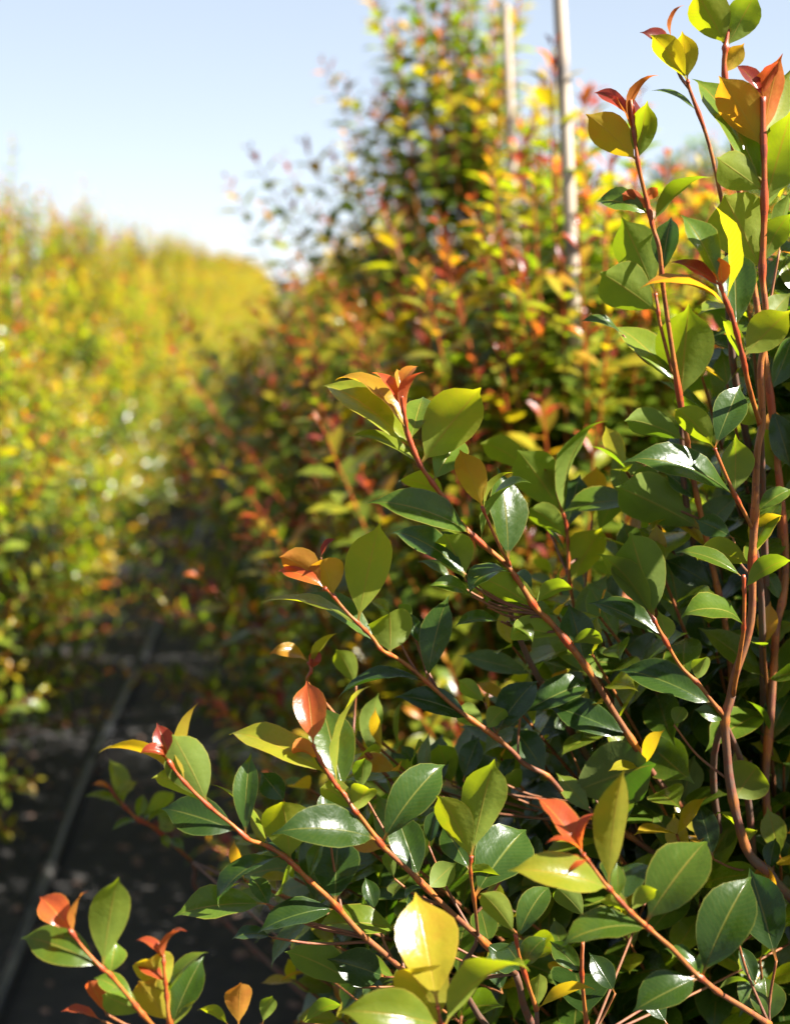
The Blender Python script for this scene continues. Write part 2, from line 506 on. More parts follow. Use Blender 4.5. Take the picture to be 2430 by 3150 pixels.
# ------------------------------------------------------------------ bamboo stakes
def stake_mesh(path, r, seed, nodes_every=0.30, first=0.12):
    rg = np.random.default_rng(seed)
    path = np.asarray(path, float)
    L = np.linalg.norm(path[-1] - path[0])
    n = max(40, int(L / 0.014))
    t = np.linspace(0, 1, n)
    bow = np.sin(t * np.pi) * 0.012
    pts = path[0][None] * (1 - t)[:, None] + path[1][None] * t[:, None] + np.stack([bow, bow * .4, 0 * bow], 1)
    dist = t * L
    nod = np.arange(first, L, nodes_every); nod = nod + rg.uniform(-.012, .012, len(nod))
    rr = np.full(n, r) * (1.06 - 0.12 * t); ag = np.zeros(n)
    for d in nod:
        rr += r * 0.24 * np.exp(-((dist - d) / 0.008) ** 2)
        ag = np.maximum(ag, 0.85 * np.exp(-((dist - d - .014) / 0.016) ** 2))
    return tube(pts, rr, ag, 14)

def stake(p_bottom, p_top, r, seed, label, group=None, first=.12):
    m = tubes_mesh("bamboo_stake", [stake_mesh([p_bottom, p_top], r, seed, first=first)], M_BAMBOO, origin=p_bottom)
    return tag(link("bamboo_stake", m, loc=p_bottom), label, "stake", group)

# ------------------------------------------------------------------ pots
POT_PROFILE = [(0.0, 0.0), (.150, 0.0), (.158, .006), (.186, .30), (.188, .335), (.204, .337), (.208, .345), (.208, .372),
               (.203, .378), (.196, .376), (.194, .345), (.19, .335)]
POT_ME = lathe_mesh("pot", POT_PROFILE, M_POT, 36)
SOIL_ME = lathe_mesh("potting_mix", [(0.0, .352), (.05, .350), (.1, .343), (.15, .338), (.193, .33)], M_SOIL, 24)

def add_pot(root):
    p = link("pot", POT_ME, root)
    link("potting_mix", SOIL_ME, p)

# ------------------------------------------------------------------ procedural shrub (world-free, base at origin)
def grow_shrub(seed, H, Rmax, n_shoots, leaf_len, young, z0=0.34, lean=(0, 0), red=0.5, n_len=6, thin=0.0, warm=0.0, prof=(.78, 1.0, 1.0, .90, .70, .52, .32, .09)):
    rg = np.random.default_rng(seed)
    def rad(z):
        k = np.clip((z - z0) / (H - z0), 0, 1)
        return Rmax * np.interp(k, [0, .1, .3, .5, .7, .82, .92, 1.0], prof)
    twigs = []
    trunk = smooth_path([(0, 0, .33), (lean[0] * .3 + .01, lean[1] * .3, H * .35), (lean[0] * .6 - .015, lean[1] * .6 + .01, H * .62), (lean[0], lean[1], H * .93)], 6)
    twigs.append(tube(trunk, np.linspace(.014, .003, len(trunk)), np.linspace(1, .5, len(trunk)), 8))
    D = {k: [] for k in ('b', 'd', 'n', 'l', 'w', 'bend', 'fold', 't', 'r')}
    for i in range(n_shoots):
        # tip position on a noisy shell of the crown, many upright leaders near the top
        z = z0 + (H - z0) * rg.beta(1.2, 1.45)
        a = rg.uniform(0, 2 * np.pi)
        depth = 1.0 - 0.55 * rg.random() ** 1.6
        if thin and z > z0 + (H - z0) * .6 and rg.random() < thin: continue
        r = rad(z) * depth * rg.uniform(.85, 1.15)
        k = (z - z0) / (H - z0)
        tip = np.array([lean[0] * k + r * np.cos(a), lean[1] * k + r * np.sin(a), z + rg.normal(0, .03)])
        if rg.random() < (.25 if k > .6 else .1): tip[2] += rg.uniform(.04, .2)
        hz = max(.33, z - rg.uniform(.22, .55) - r * .5)
        src = np.array([lean[0] * hz / H, lean[1] * hz / H, hz]) + rg.normal(0, .02, 3)
        mid = src + (tip - src) * .55 + np.array([np.cos(a), np.sin(a), 0]) * .03 - np.array([0, 0, .03])
        path = smooth_path([src, mid, tip], 5)
        L = np.linalg.norm(np.diff(path, axis=0), axis=1).sum()
        twigs.append(tube(path, np.linspace(.0042, .0014, len(path)), np.linspace(.75, .0, len(path)), 4, cap=False))
        seg = np.concatenate([[0], np.cumsum(np.linalg.norm(np.diff(path, axis=0), axis=1))]); seg /= seg[-1]
        span = min(.42, L * .8)
        npair = max(4, int(span / rg.uniform(.030, .038)))
        phase = rg.uniform(0, np.pi)
        vig = rg.random()
        outer = np.clip(depth * 1.25 - .2, 0, 1) * np.clip(.45 + k, .45, 1)  # low and inner leaves get darker tones, shade worked into leaf colour
        for j in range(npair):
            f = 1 - (j * span / npair) / L
            p = np.array([np.interp(f, seg, path[:, c]) for c in range(3)])
            tg = norm(np.array([np.interp(min(f + .03, 1), seg, path[:, c]) - np.interp(max(f - .03, 0), seg, path[:, c]) for c in range(3)]))
            h = norm(np.cross(tg, [0.2, .1, 1.0]) + 1e-4); h2 = np.cross(tg, h)
            ph = phase + j * np.pi / 2 + rg.normal(0, .2)
            grown = np.interp(j, [0, 1, 2, 3, 5], [.38, .62, .85, 1.0, 1.0])
            for sg in (0, np.pi):
                rd = h * np.cos(ph + sg) + h2 * np.sin(ph + sg)
                up = np.interp(j, [0, 2, 6], [1.5, .75, .35]) * rg.uniform(.8, 1.25)
                d = norm(rd + tg * up + np.array([0, 0, .1]) + rg.normal(0, .12, 3))
                nn = norm(tg - rd * .25 + rg.normal(0, .22, 3) + np.array([0, 0, .35]))
                if j < 2: t = rg.uniform(.72, 1.0) if vig < red * min(1.0, .3 + 1.1 * k) else rg.uniform(.5, .72)
                elif j < 4: t = rg.uniform(.42, .66) if vig < young else rg.uniform(.3, .5)
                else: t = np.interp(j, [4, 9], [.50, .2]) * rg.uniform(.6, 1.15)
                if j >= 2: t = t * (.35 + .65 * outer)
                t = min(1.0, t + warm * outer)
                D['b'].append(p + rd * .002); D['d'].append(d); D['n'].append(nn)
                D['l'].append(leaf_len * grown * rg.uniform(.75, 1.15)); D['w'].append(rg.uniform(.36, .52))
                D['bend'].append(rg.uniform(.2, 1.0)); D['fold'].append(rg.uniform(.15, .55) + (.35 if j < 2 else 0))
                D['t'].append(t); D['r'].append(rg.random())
    A = {k: np.array(v) for k, v in D.items()}
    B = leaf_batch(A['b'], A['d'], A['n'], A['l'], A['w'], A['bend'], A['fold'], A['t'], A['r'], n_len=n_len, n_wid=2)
    return dict(twigs=twigs, B=B, base=A['b'], length=A['l'], trunk=trunk)

def shrub_variant(G):
    return (tubes_mesh("branch", G['twigs'][1:]), leaves_mesh("foliage", G['B']), tubes_mesh("trunk", G['twigs'][:1]))

def place_variant(V, loc, rz, sc, label, group, cat="shrub"):
    root = empty("potted_shrub", loc)
    root.rotation_euler = (0, 0, rz); root.scale = sc
    tag(root, label, cat, group)
    add_pot(root)
    link("trunk", V[2], root)
    tag(link("branch", V[0], root), kind='stuff')
    tag(link("foliage", V[1], root), kind='stuff')
    return root

def place_detailed(G, loc, label, group=None, n_parts=300, prefer=None):
    """shrub in the middle distance: its n_parts largest-looking leaves are objects of their own"""
    root = empty("potted_shrub", loc)
    tag(root, label, "shrub", group)
    add_pot(root)
    link("trunk", tubes_mesh("trunk", G['twigs'][:1]), root)
    tag(link("branch", tubes_mesh("branch", G['twigs'][1:]), root), kind='stuff')
    wp = G['base'] + np.asarray(loc)[None]
    rel = wp - np.array(CAM_P)[None]
    dist = np.linalg.norm(rel, axis=1)
    cm = np.array(CAM_M)
    lc = rel @ cm
    xx = lc[:, 0] / -lc[:, 2] / .48; yy = lc[:, 1] / -lc[:, 2] / .48
    score = G['length'] / dist
    score = np.where((np.abs(xx) < .5) & (np.abs(yy) < .65), score, 0)
    if prefer is not None: score = np.where(prefer(xx, yy), score, score * .3)
    axis_d = np.linalg.norm(G['base'][:, :2], axis=1)
    score *= np.where(rel[:, 1] < np.asarray(loc)[1] - .1, 1.0, .5)
    order = np.argsort(-score)
    parts = order[:n_parts]
    rest = np.setdiff1d(np.arange(len(score)), parts)
    for i in parts:
        b = G['base'][i]
        link("leaf", leaves_mesh("leaf", G['B'], [i], origin=b), root, loc=b)
    tag(link("foliage", leaves_mesh("foliage", G['B'], rest), root), kind='stuff')
    return root

ROW_X = 0.38
# right-hand row, beyond the foreground shrub
G2 = grow_shrub(21, 1.76, .70, 620, .076, 1.0, red=.85, warm=.08, lean=(.06, 0))
place_detailed(G2, (0.47, 2.95, 0), "orange-tipped potted shrub just behind the large foreground branches, stake rising from it",
               n_parts=280)
G3 = grow_shrub(22, 2.34, .84, 640, .072, .92, red=.7, warm=.06, lean=(-.05, 0), thin=.4, prof=(.8, 1.0, .98, .82, .54, .38, .28, .14))
place_detailed(G3, (0.40, 4.25, 0), "tall narrow potted shrub with sparse pointed top reaching above its neighbours",
               n_parts=260)
V_A = shrub_variant(grow_shrub(31, 1.9, .76, 480, .066, .95, z0=.16, red=.28, n_len=4))
V_B = shrub_variant(grow_shrub(32, 1.82, .78, 480, .066, .95, z0=.16, red=.36, n_len=4))
V_C = shrub_variant(grow_shrub(33, 1.98, .74, 480, .066, .9, z0=.16, red=.45, n_len=4))
VAR = [V_A, V_B, V_C]
rg = np.random.default_rng(5)
y = 5.55; i = 0
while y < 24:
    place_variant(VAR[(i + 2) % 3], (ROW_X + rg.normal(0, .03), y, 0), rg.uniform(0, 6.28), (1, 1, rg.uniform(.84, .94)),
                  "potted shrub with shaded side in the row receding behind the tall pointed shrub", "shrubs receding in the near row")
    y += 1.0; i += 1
# left-hand row across the path
y = 4.1; i = 0
LEFT_X = -1.38
while y < 46:
    hs = rg.uniform(.95, 1.05)
    place_variant(VAR[i % 3], (LEFT_X + rg.normal(0, .03), y, 0), rg.uniform(0, 6.28), (1.03, 1.03, hs),
                  "sunlit yellow-green potted shrub in the hedge row across the path", "shrubs in the hedge row across the path")
    if i < 9:
        b = (LEFT_X + .05 + rg.normal(0, .03), y - .1, .3)
        stake(b, (b[0] + rg.normal(0, .03), b[1], rg.uniform(1.72, 1.85)), .011, 100 + i,
              "thin cane stake poking from the hedge row across the path", "stakes of the hedge row across the path")
    y += 1.15; i += 1
# further row to the right
y = 3.4; i = 0
while y < 17:
    place_variant(VAR[(i + 1) % 3], (2.0 + rg.normal(0, .04), y, 0), rg.uniform(0, 6.28), (1, 1, rg.uniform(.98, 1.08)),
                  "orange-tipped potted shrub in the further row beyond the foreground branches", "shrubs in the further row")
    y += 1.3; i += 1

# stakes of the right-hand row
def stake_px(p_top, p_low, d, r, seed, label):
    a = np.array(P(*p_low, d)); b = np.array(P(*p_top, d))
    k = (a[2] - .3) / (b[2] - a[2])
    bottom = a - (b - a) * k
    bottom[1] = a[1]
    stake(tuple(bottom), tuple(b), r, seed, label, first=.34)
stake_px((1712, -160), (1762, 880), 2.72, .0115, 3, "thick weathered bamboo stake standing clear against the sky")
stake_px((1553, 8), (1572, 480), 3.9, .0115, 4, "shorter pale cane stake at the top of the tall pointed shrub")
stake_px((2212, 470), (2212, 760), 5.2, .011, 5, "pale cane stake among the shrubs of the further row, seen behind glossy leaves")
stake_px((1972, 590), (1968, 800), 5.6, .011, 6, "pale cane stake beside the red-tipped shoot, behind the foreground branches")

# ------------------------------------------------------------------ far trees
def far_tree(x, y, H, Rr, seed, label):
    rg = np.random.default_rng(seed)
    root = empty("background_tree", (x, y, 0))
    tag(root, label, "tree")
    tr = smooth_path([(0, 0, -.05), (.05, 0, H * .35), (0, .05, H * .7)], 6)
    ts = [tube(tr, np.linspace(.14, .05, len(tr)), 1.0, 10)]
    for k in range(9):
        a = k * .7 + rg.random(); z = H * rg.uniform(.25, .6)
        ts.append(tube(smooth_path([(0, 0, z), (Rr * .4 * np.cos(a), Rr * .4 * np.sin(a), z + .3), (Rr * .75 * np.cos(a), Rr * .75 * np.sin(a), z + .8)], 4),
                       np.linspace(.05, .015, 9), 1.0, 6))
    link("trunk", tubes_mesh("trunk", ts), root)
    n = 9000
    d = norm(rg.normal(0, 1, (n, 3)))
    lump = 1 + .12 * np.sin(d[:, 0] * 5 + seed) * np.cos(d[:, 2] * 6) + .1 * np.sin(d[:, 1] * 9)
    rr = rg.random(n) ** .25 * lump
    p = d * rr[:, None] * np.array([Rr, Rr, H * .42]) + np.array([0, 0, H * .56])
    p = p[p[:, 2] > .35]; n = len(p)
    B = leaf_batch(p, norm(rg.normal(0, 1, (n, 3))), norm(rg.normal(0, .6, (n, 3)) + [0, 0, 1]), rg.uniform(.08, .15, n), .5,
                   rg.uniform(.1, .6, n), .3, rg.uniform(.02, .3, n), rg.random(n), n_len=4)
    tag(link("crown", leaves_mesh("crown", B), root), kind='stuff')
far_tree(3.35, 13.0, 2.5, 1.1, 3, "dark green rounded tree rising beyond the further row")
far_tree(5.6, 14.5, 2.6, 1.3, 4, "broad dark tree beyond the further row, hidden by the glossy foreground leaves")

# ------------------------------------------------------------------ the foreground shrub
ROOT = np.array([0.50, 1.62, 0.0])
shrub = empty("potted_shrub", ROOT)
tag(shrub, "large glossy-leaved shrub with red-orange stems and coppery young tips filling the foreground", "shrub")
add_pot(shrub)

# stems: (points as (region, x, y, depth)), tip first; radius at tip / at the lower end (mm); age at tip / end
STEMS = [
 ('c', [(4,880,330,1.25),(4,905,480,1.255),(4,930,600,1.26),(4,1000,770,1.265),(4,1060,860,1.27),(4,1170,1010,1.28),(4,1250,1130,1.29),
        (4,1380,1260,1.30),(4,1540,1400,1.315),(4,1640,1540,1.325),(2,100,1770,1.335),(2,210,1880,1.345),(3,400,0,1.36),(3,560,260,1.385),
        (3,680,450,1.40),(3,830,680,1.42),(3,1020,900,1.45)], 2.2, 5.0, 0.0, .75),
 ('c', [(5,325,480,1.20),(5,365,570,1.20),(5,460,720,1.205),(5,515,785,1.21),(5,575,880,1.21),(5,620,930,1.215),(5,740,1090,1.225),(5,800,1150,1.23),
        (5,950,1290,1.245),(5,1100,1440,1.26),(5,1260,1590,1.28),(5,1340,1660,1.29),(5,1560,1880,1.33)], 1.8, 4.4, .1, .7),
 ('c', [(4,400,1540,1.28),(4,450,1585,1.285),(4,530,1680,1.29),(4,610,1760,1.295),(4,700,1850,1.305),(4,760,1930,1.31),(4,870,1990,1.325),(4,1010,2100,1.34),
        (5,1200,260,1.36),(5,1380,390,1.375),(5,1530,510,1.39),(3,30,600,1.40),(3,165,670,1.41),(3,280,790,1.425),(3,440,890,1.44),(3,700,1060,1.465),(3,840,1160,1.48)], 1.8, 4.4, .15, .85),
 ('c', [(6,1045,480,1.16),(6,1130,600,1.165),(6,1300,770,1.175),(6,1450,890,1.185),(6,1550,980,1.19),(5,20,1090,1.20),(5,130,1150,1.205),(5,210,1220,1.21),(5,300,1310,1.22),
        (5,400,1400,1.23),(5,460,1460,1.24),(5,600,1620,1.255),(5,750,1750,1.27),(5,950,1930,1.30)], 1.7, 4.2, .1, .6),
 ('c', [(6,430,1540,1.06),(6,520,1660,1.065),(6,640,1790,1.07),(6,690,1830,1.075),(6,830,2000,1.09),(6,930,2120,1.10),(6,1150,2350,1.14)], 1.6, 3.0, .15, .5),
 ('c', [(6,1020,1700,1.10),(6,1025,1800,1.10),(6,1040,1960,1.105),(6,1060,2130,1.11),(6,1120,2330,1.14)], 1.5, 2.6, .1, .5),
 ('c', [(6,680,640,1.78),(6,720,710,1.78),(6,800,800,1.785),(6,870,860,1.79),(6,980,920,1.80),(6,1200,1120,1.84)], 2.0, 3.4, .1, .5),
 ('c', [(4,300,2000,1.40),(4,320,2060,1.40),(5,290,100,1.405),(5,420,250,1.42),(5,600,470,1.43),(5,800,700,1.45)], 1.7, 3.0, .1, .6),
 ('c', [(1,1515,600,1.22),(1,1520,850,1.225),(1,1525,1100,1.23),(1,1522,1400,1.24),(1,1512,1700,1.25),(1,1530,1900,1.255),(2,1535,100,1.265),(2,1500,260,1.27),
        (2,1512,600,1.285),(2,1480,800,1.29),(2,1465,1180,1.305),(2,1450,1450,1.315),(2,1440,1850,1.33),(3,1310,60,1.34),(3,1280,200,1.345),(3,1250,330,1.35),(3,1265,550,1.36),
        (3,1280,700,1.365),(3,1330,950,1.375),(3,1400,1150,1.39),(3,1520,1260,1.40)], 3.4, 7.0, .05, .95),
 ('c', [(1,1300,180,1.33),(1,1290,240,1.33),(1,1280,320,1.33),(1,1277,460,1.335),(1,1330,900,1.35),(1,1400,1400,1.36),(2,1520,150,1.38),(2,1590,700,1.40),(2,1660,1500,1.42),(2,1600,1900,1.42),(3,1550,0,1.43),(3,1530,300,1.435),(3,1500,700,1.445),(3,1530,1100,1.45)], 3.2, 6.0, .0, .8),
 ('c', [(1,690,620,1.30),(1,715,850,1.305),(1,740,1040,1.31),(1,790,1250,1.32),(1,830,1420,1.325),(1,870,1560,1.33),(1,900,1850,1.345),(2,1000,480,1.38),(2,1040,700,1.39),(2,1060,850,1.40),(2,1110,1100,1.42),
        (2,1200,1500,1.44),(2,1300,2000,1.46),(3,1300,500,1.50)], 2.3, 4.5, .15, .7),
 ('c', [(1,1245,1760,1.19),(1,1270,1840,1.195),(1,1330,2000,1.205),(2,1390,200,1.22),(2,1420,350,1.235),(2,1455,480,1.262),(2,1500,620,1.288)], 2.4, 3.8, .0, .3),
 ('c', [(1,1045,500,1.33),(1,1060,560,1.335),(1,1180,900,1.35),(1,1290,1400,1.37)], 2.0, 3.2, .05, .4),
 ('c', [(1,845,1830,1.36),(1,860,1920,1.36),(1,880,2050,1.365),(2,1000,480,1.385)], 2.0, 3.0, .05, .4),
 ('c', [(2,1215,770,1.25),(2,1235,820,1.252),(2,1290,950,1.26),(2,1350,1080,1.275),(2,1410,1190,1.295),(2,1452,1280,1.31)], 2.0, 3.0, .1, .45),
 ('c', [(3,385,1150,1.09),(3,430,1210,1.095),(3,510,1320,1.10),(3,570,1390,1.105),(3,660,1490,1.11),(3,760,1580,1.12),(3,850,1660,1.125),(3,930,1730,1.135),
        (3,1050,1860,1.15),(3,1120,1920,1.155),(3,1220,2000,1.17),(3,1350,2080,1.19),(3,1520,2190,1.22)], 1.6, 3.8, .3, .6),
 ('c', [(5,1085,2080,1.08),(5,1110,2200,1.085),(5,1180,2400,1.10),(5,1300,2600,1.14)], 1.8, 3.0, .1, .4),
 ('c', [(4,1385,1030,1.275),(4,1440,1160,1.285),(4,1500,1290,1.295),(4,1560,1400,1.315)], 1.7, 2.4, .1, .4),
 ('c', [(2,215,1000,1.48),(2,250,1120,1.48),(2,290,1260,1.485),(2,300,1400,1.49),(2,310,1620,1.50),(2,380,1950,1.52),(3,500,300,1.55)], 1.6, 3.0, .2, .6),
 ('c', [(2,800,1780,1.30),(2,840,1850,1.30),(2,900,1960,1.305),(2,1000,2130,1.315),(3,1090,110,1.325),(3,1160,200,1.335),(3,1240,300,1.348)], 1.8, 3.2, .15, .6),
 ('c', [(2,1395,1560,1.27),(2,1400,1700,1.275),(2,1395,1890,1.285),(2,1380,2000,1.30),(3,1300,180,1.343)], 2.0, 3.4, .05, .4),
 ('c', [(5,1290,1160,1.22),(5,1285,1260,1.225),(5,1310,1450,1.245),(5,1330,1640,1.285)], 1.6, 2.4, .3, .6),
 ('c', [(3,380,1690,1.24),(3,375,1850,1.25),(3,390,2050,1.265),(3,420,2300,1.30)], 2.0, 3.2, .1, .5),
 ('c', [(5,1560,1640,1.18),(5,1590,1800,1.19),(3,100,2100,1.22)], 1.6, 2.6, .2, .5),
]

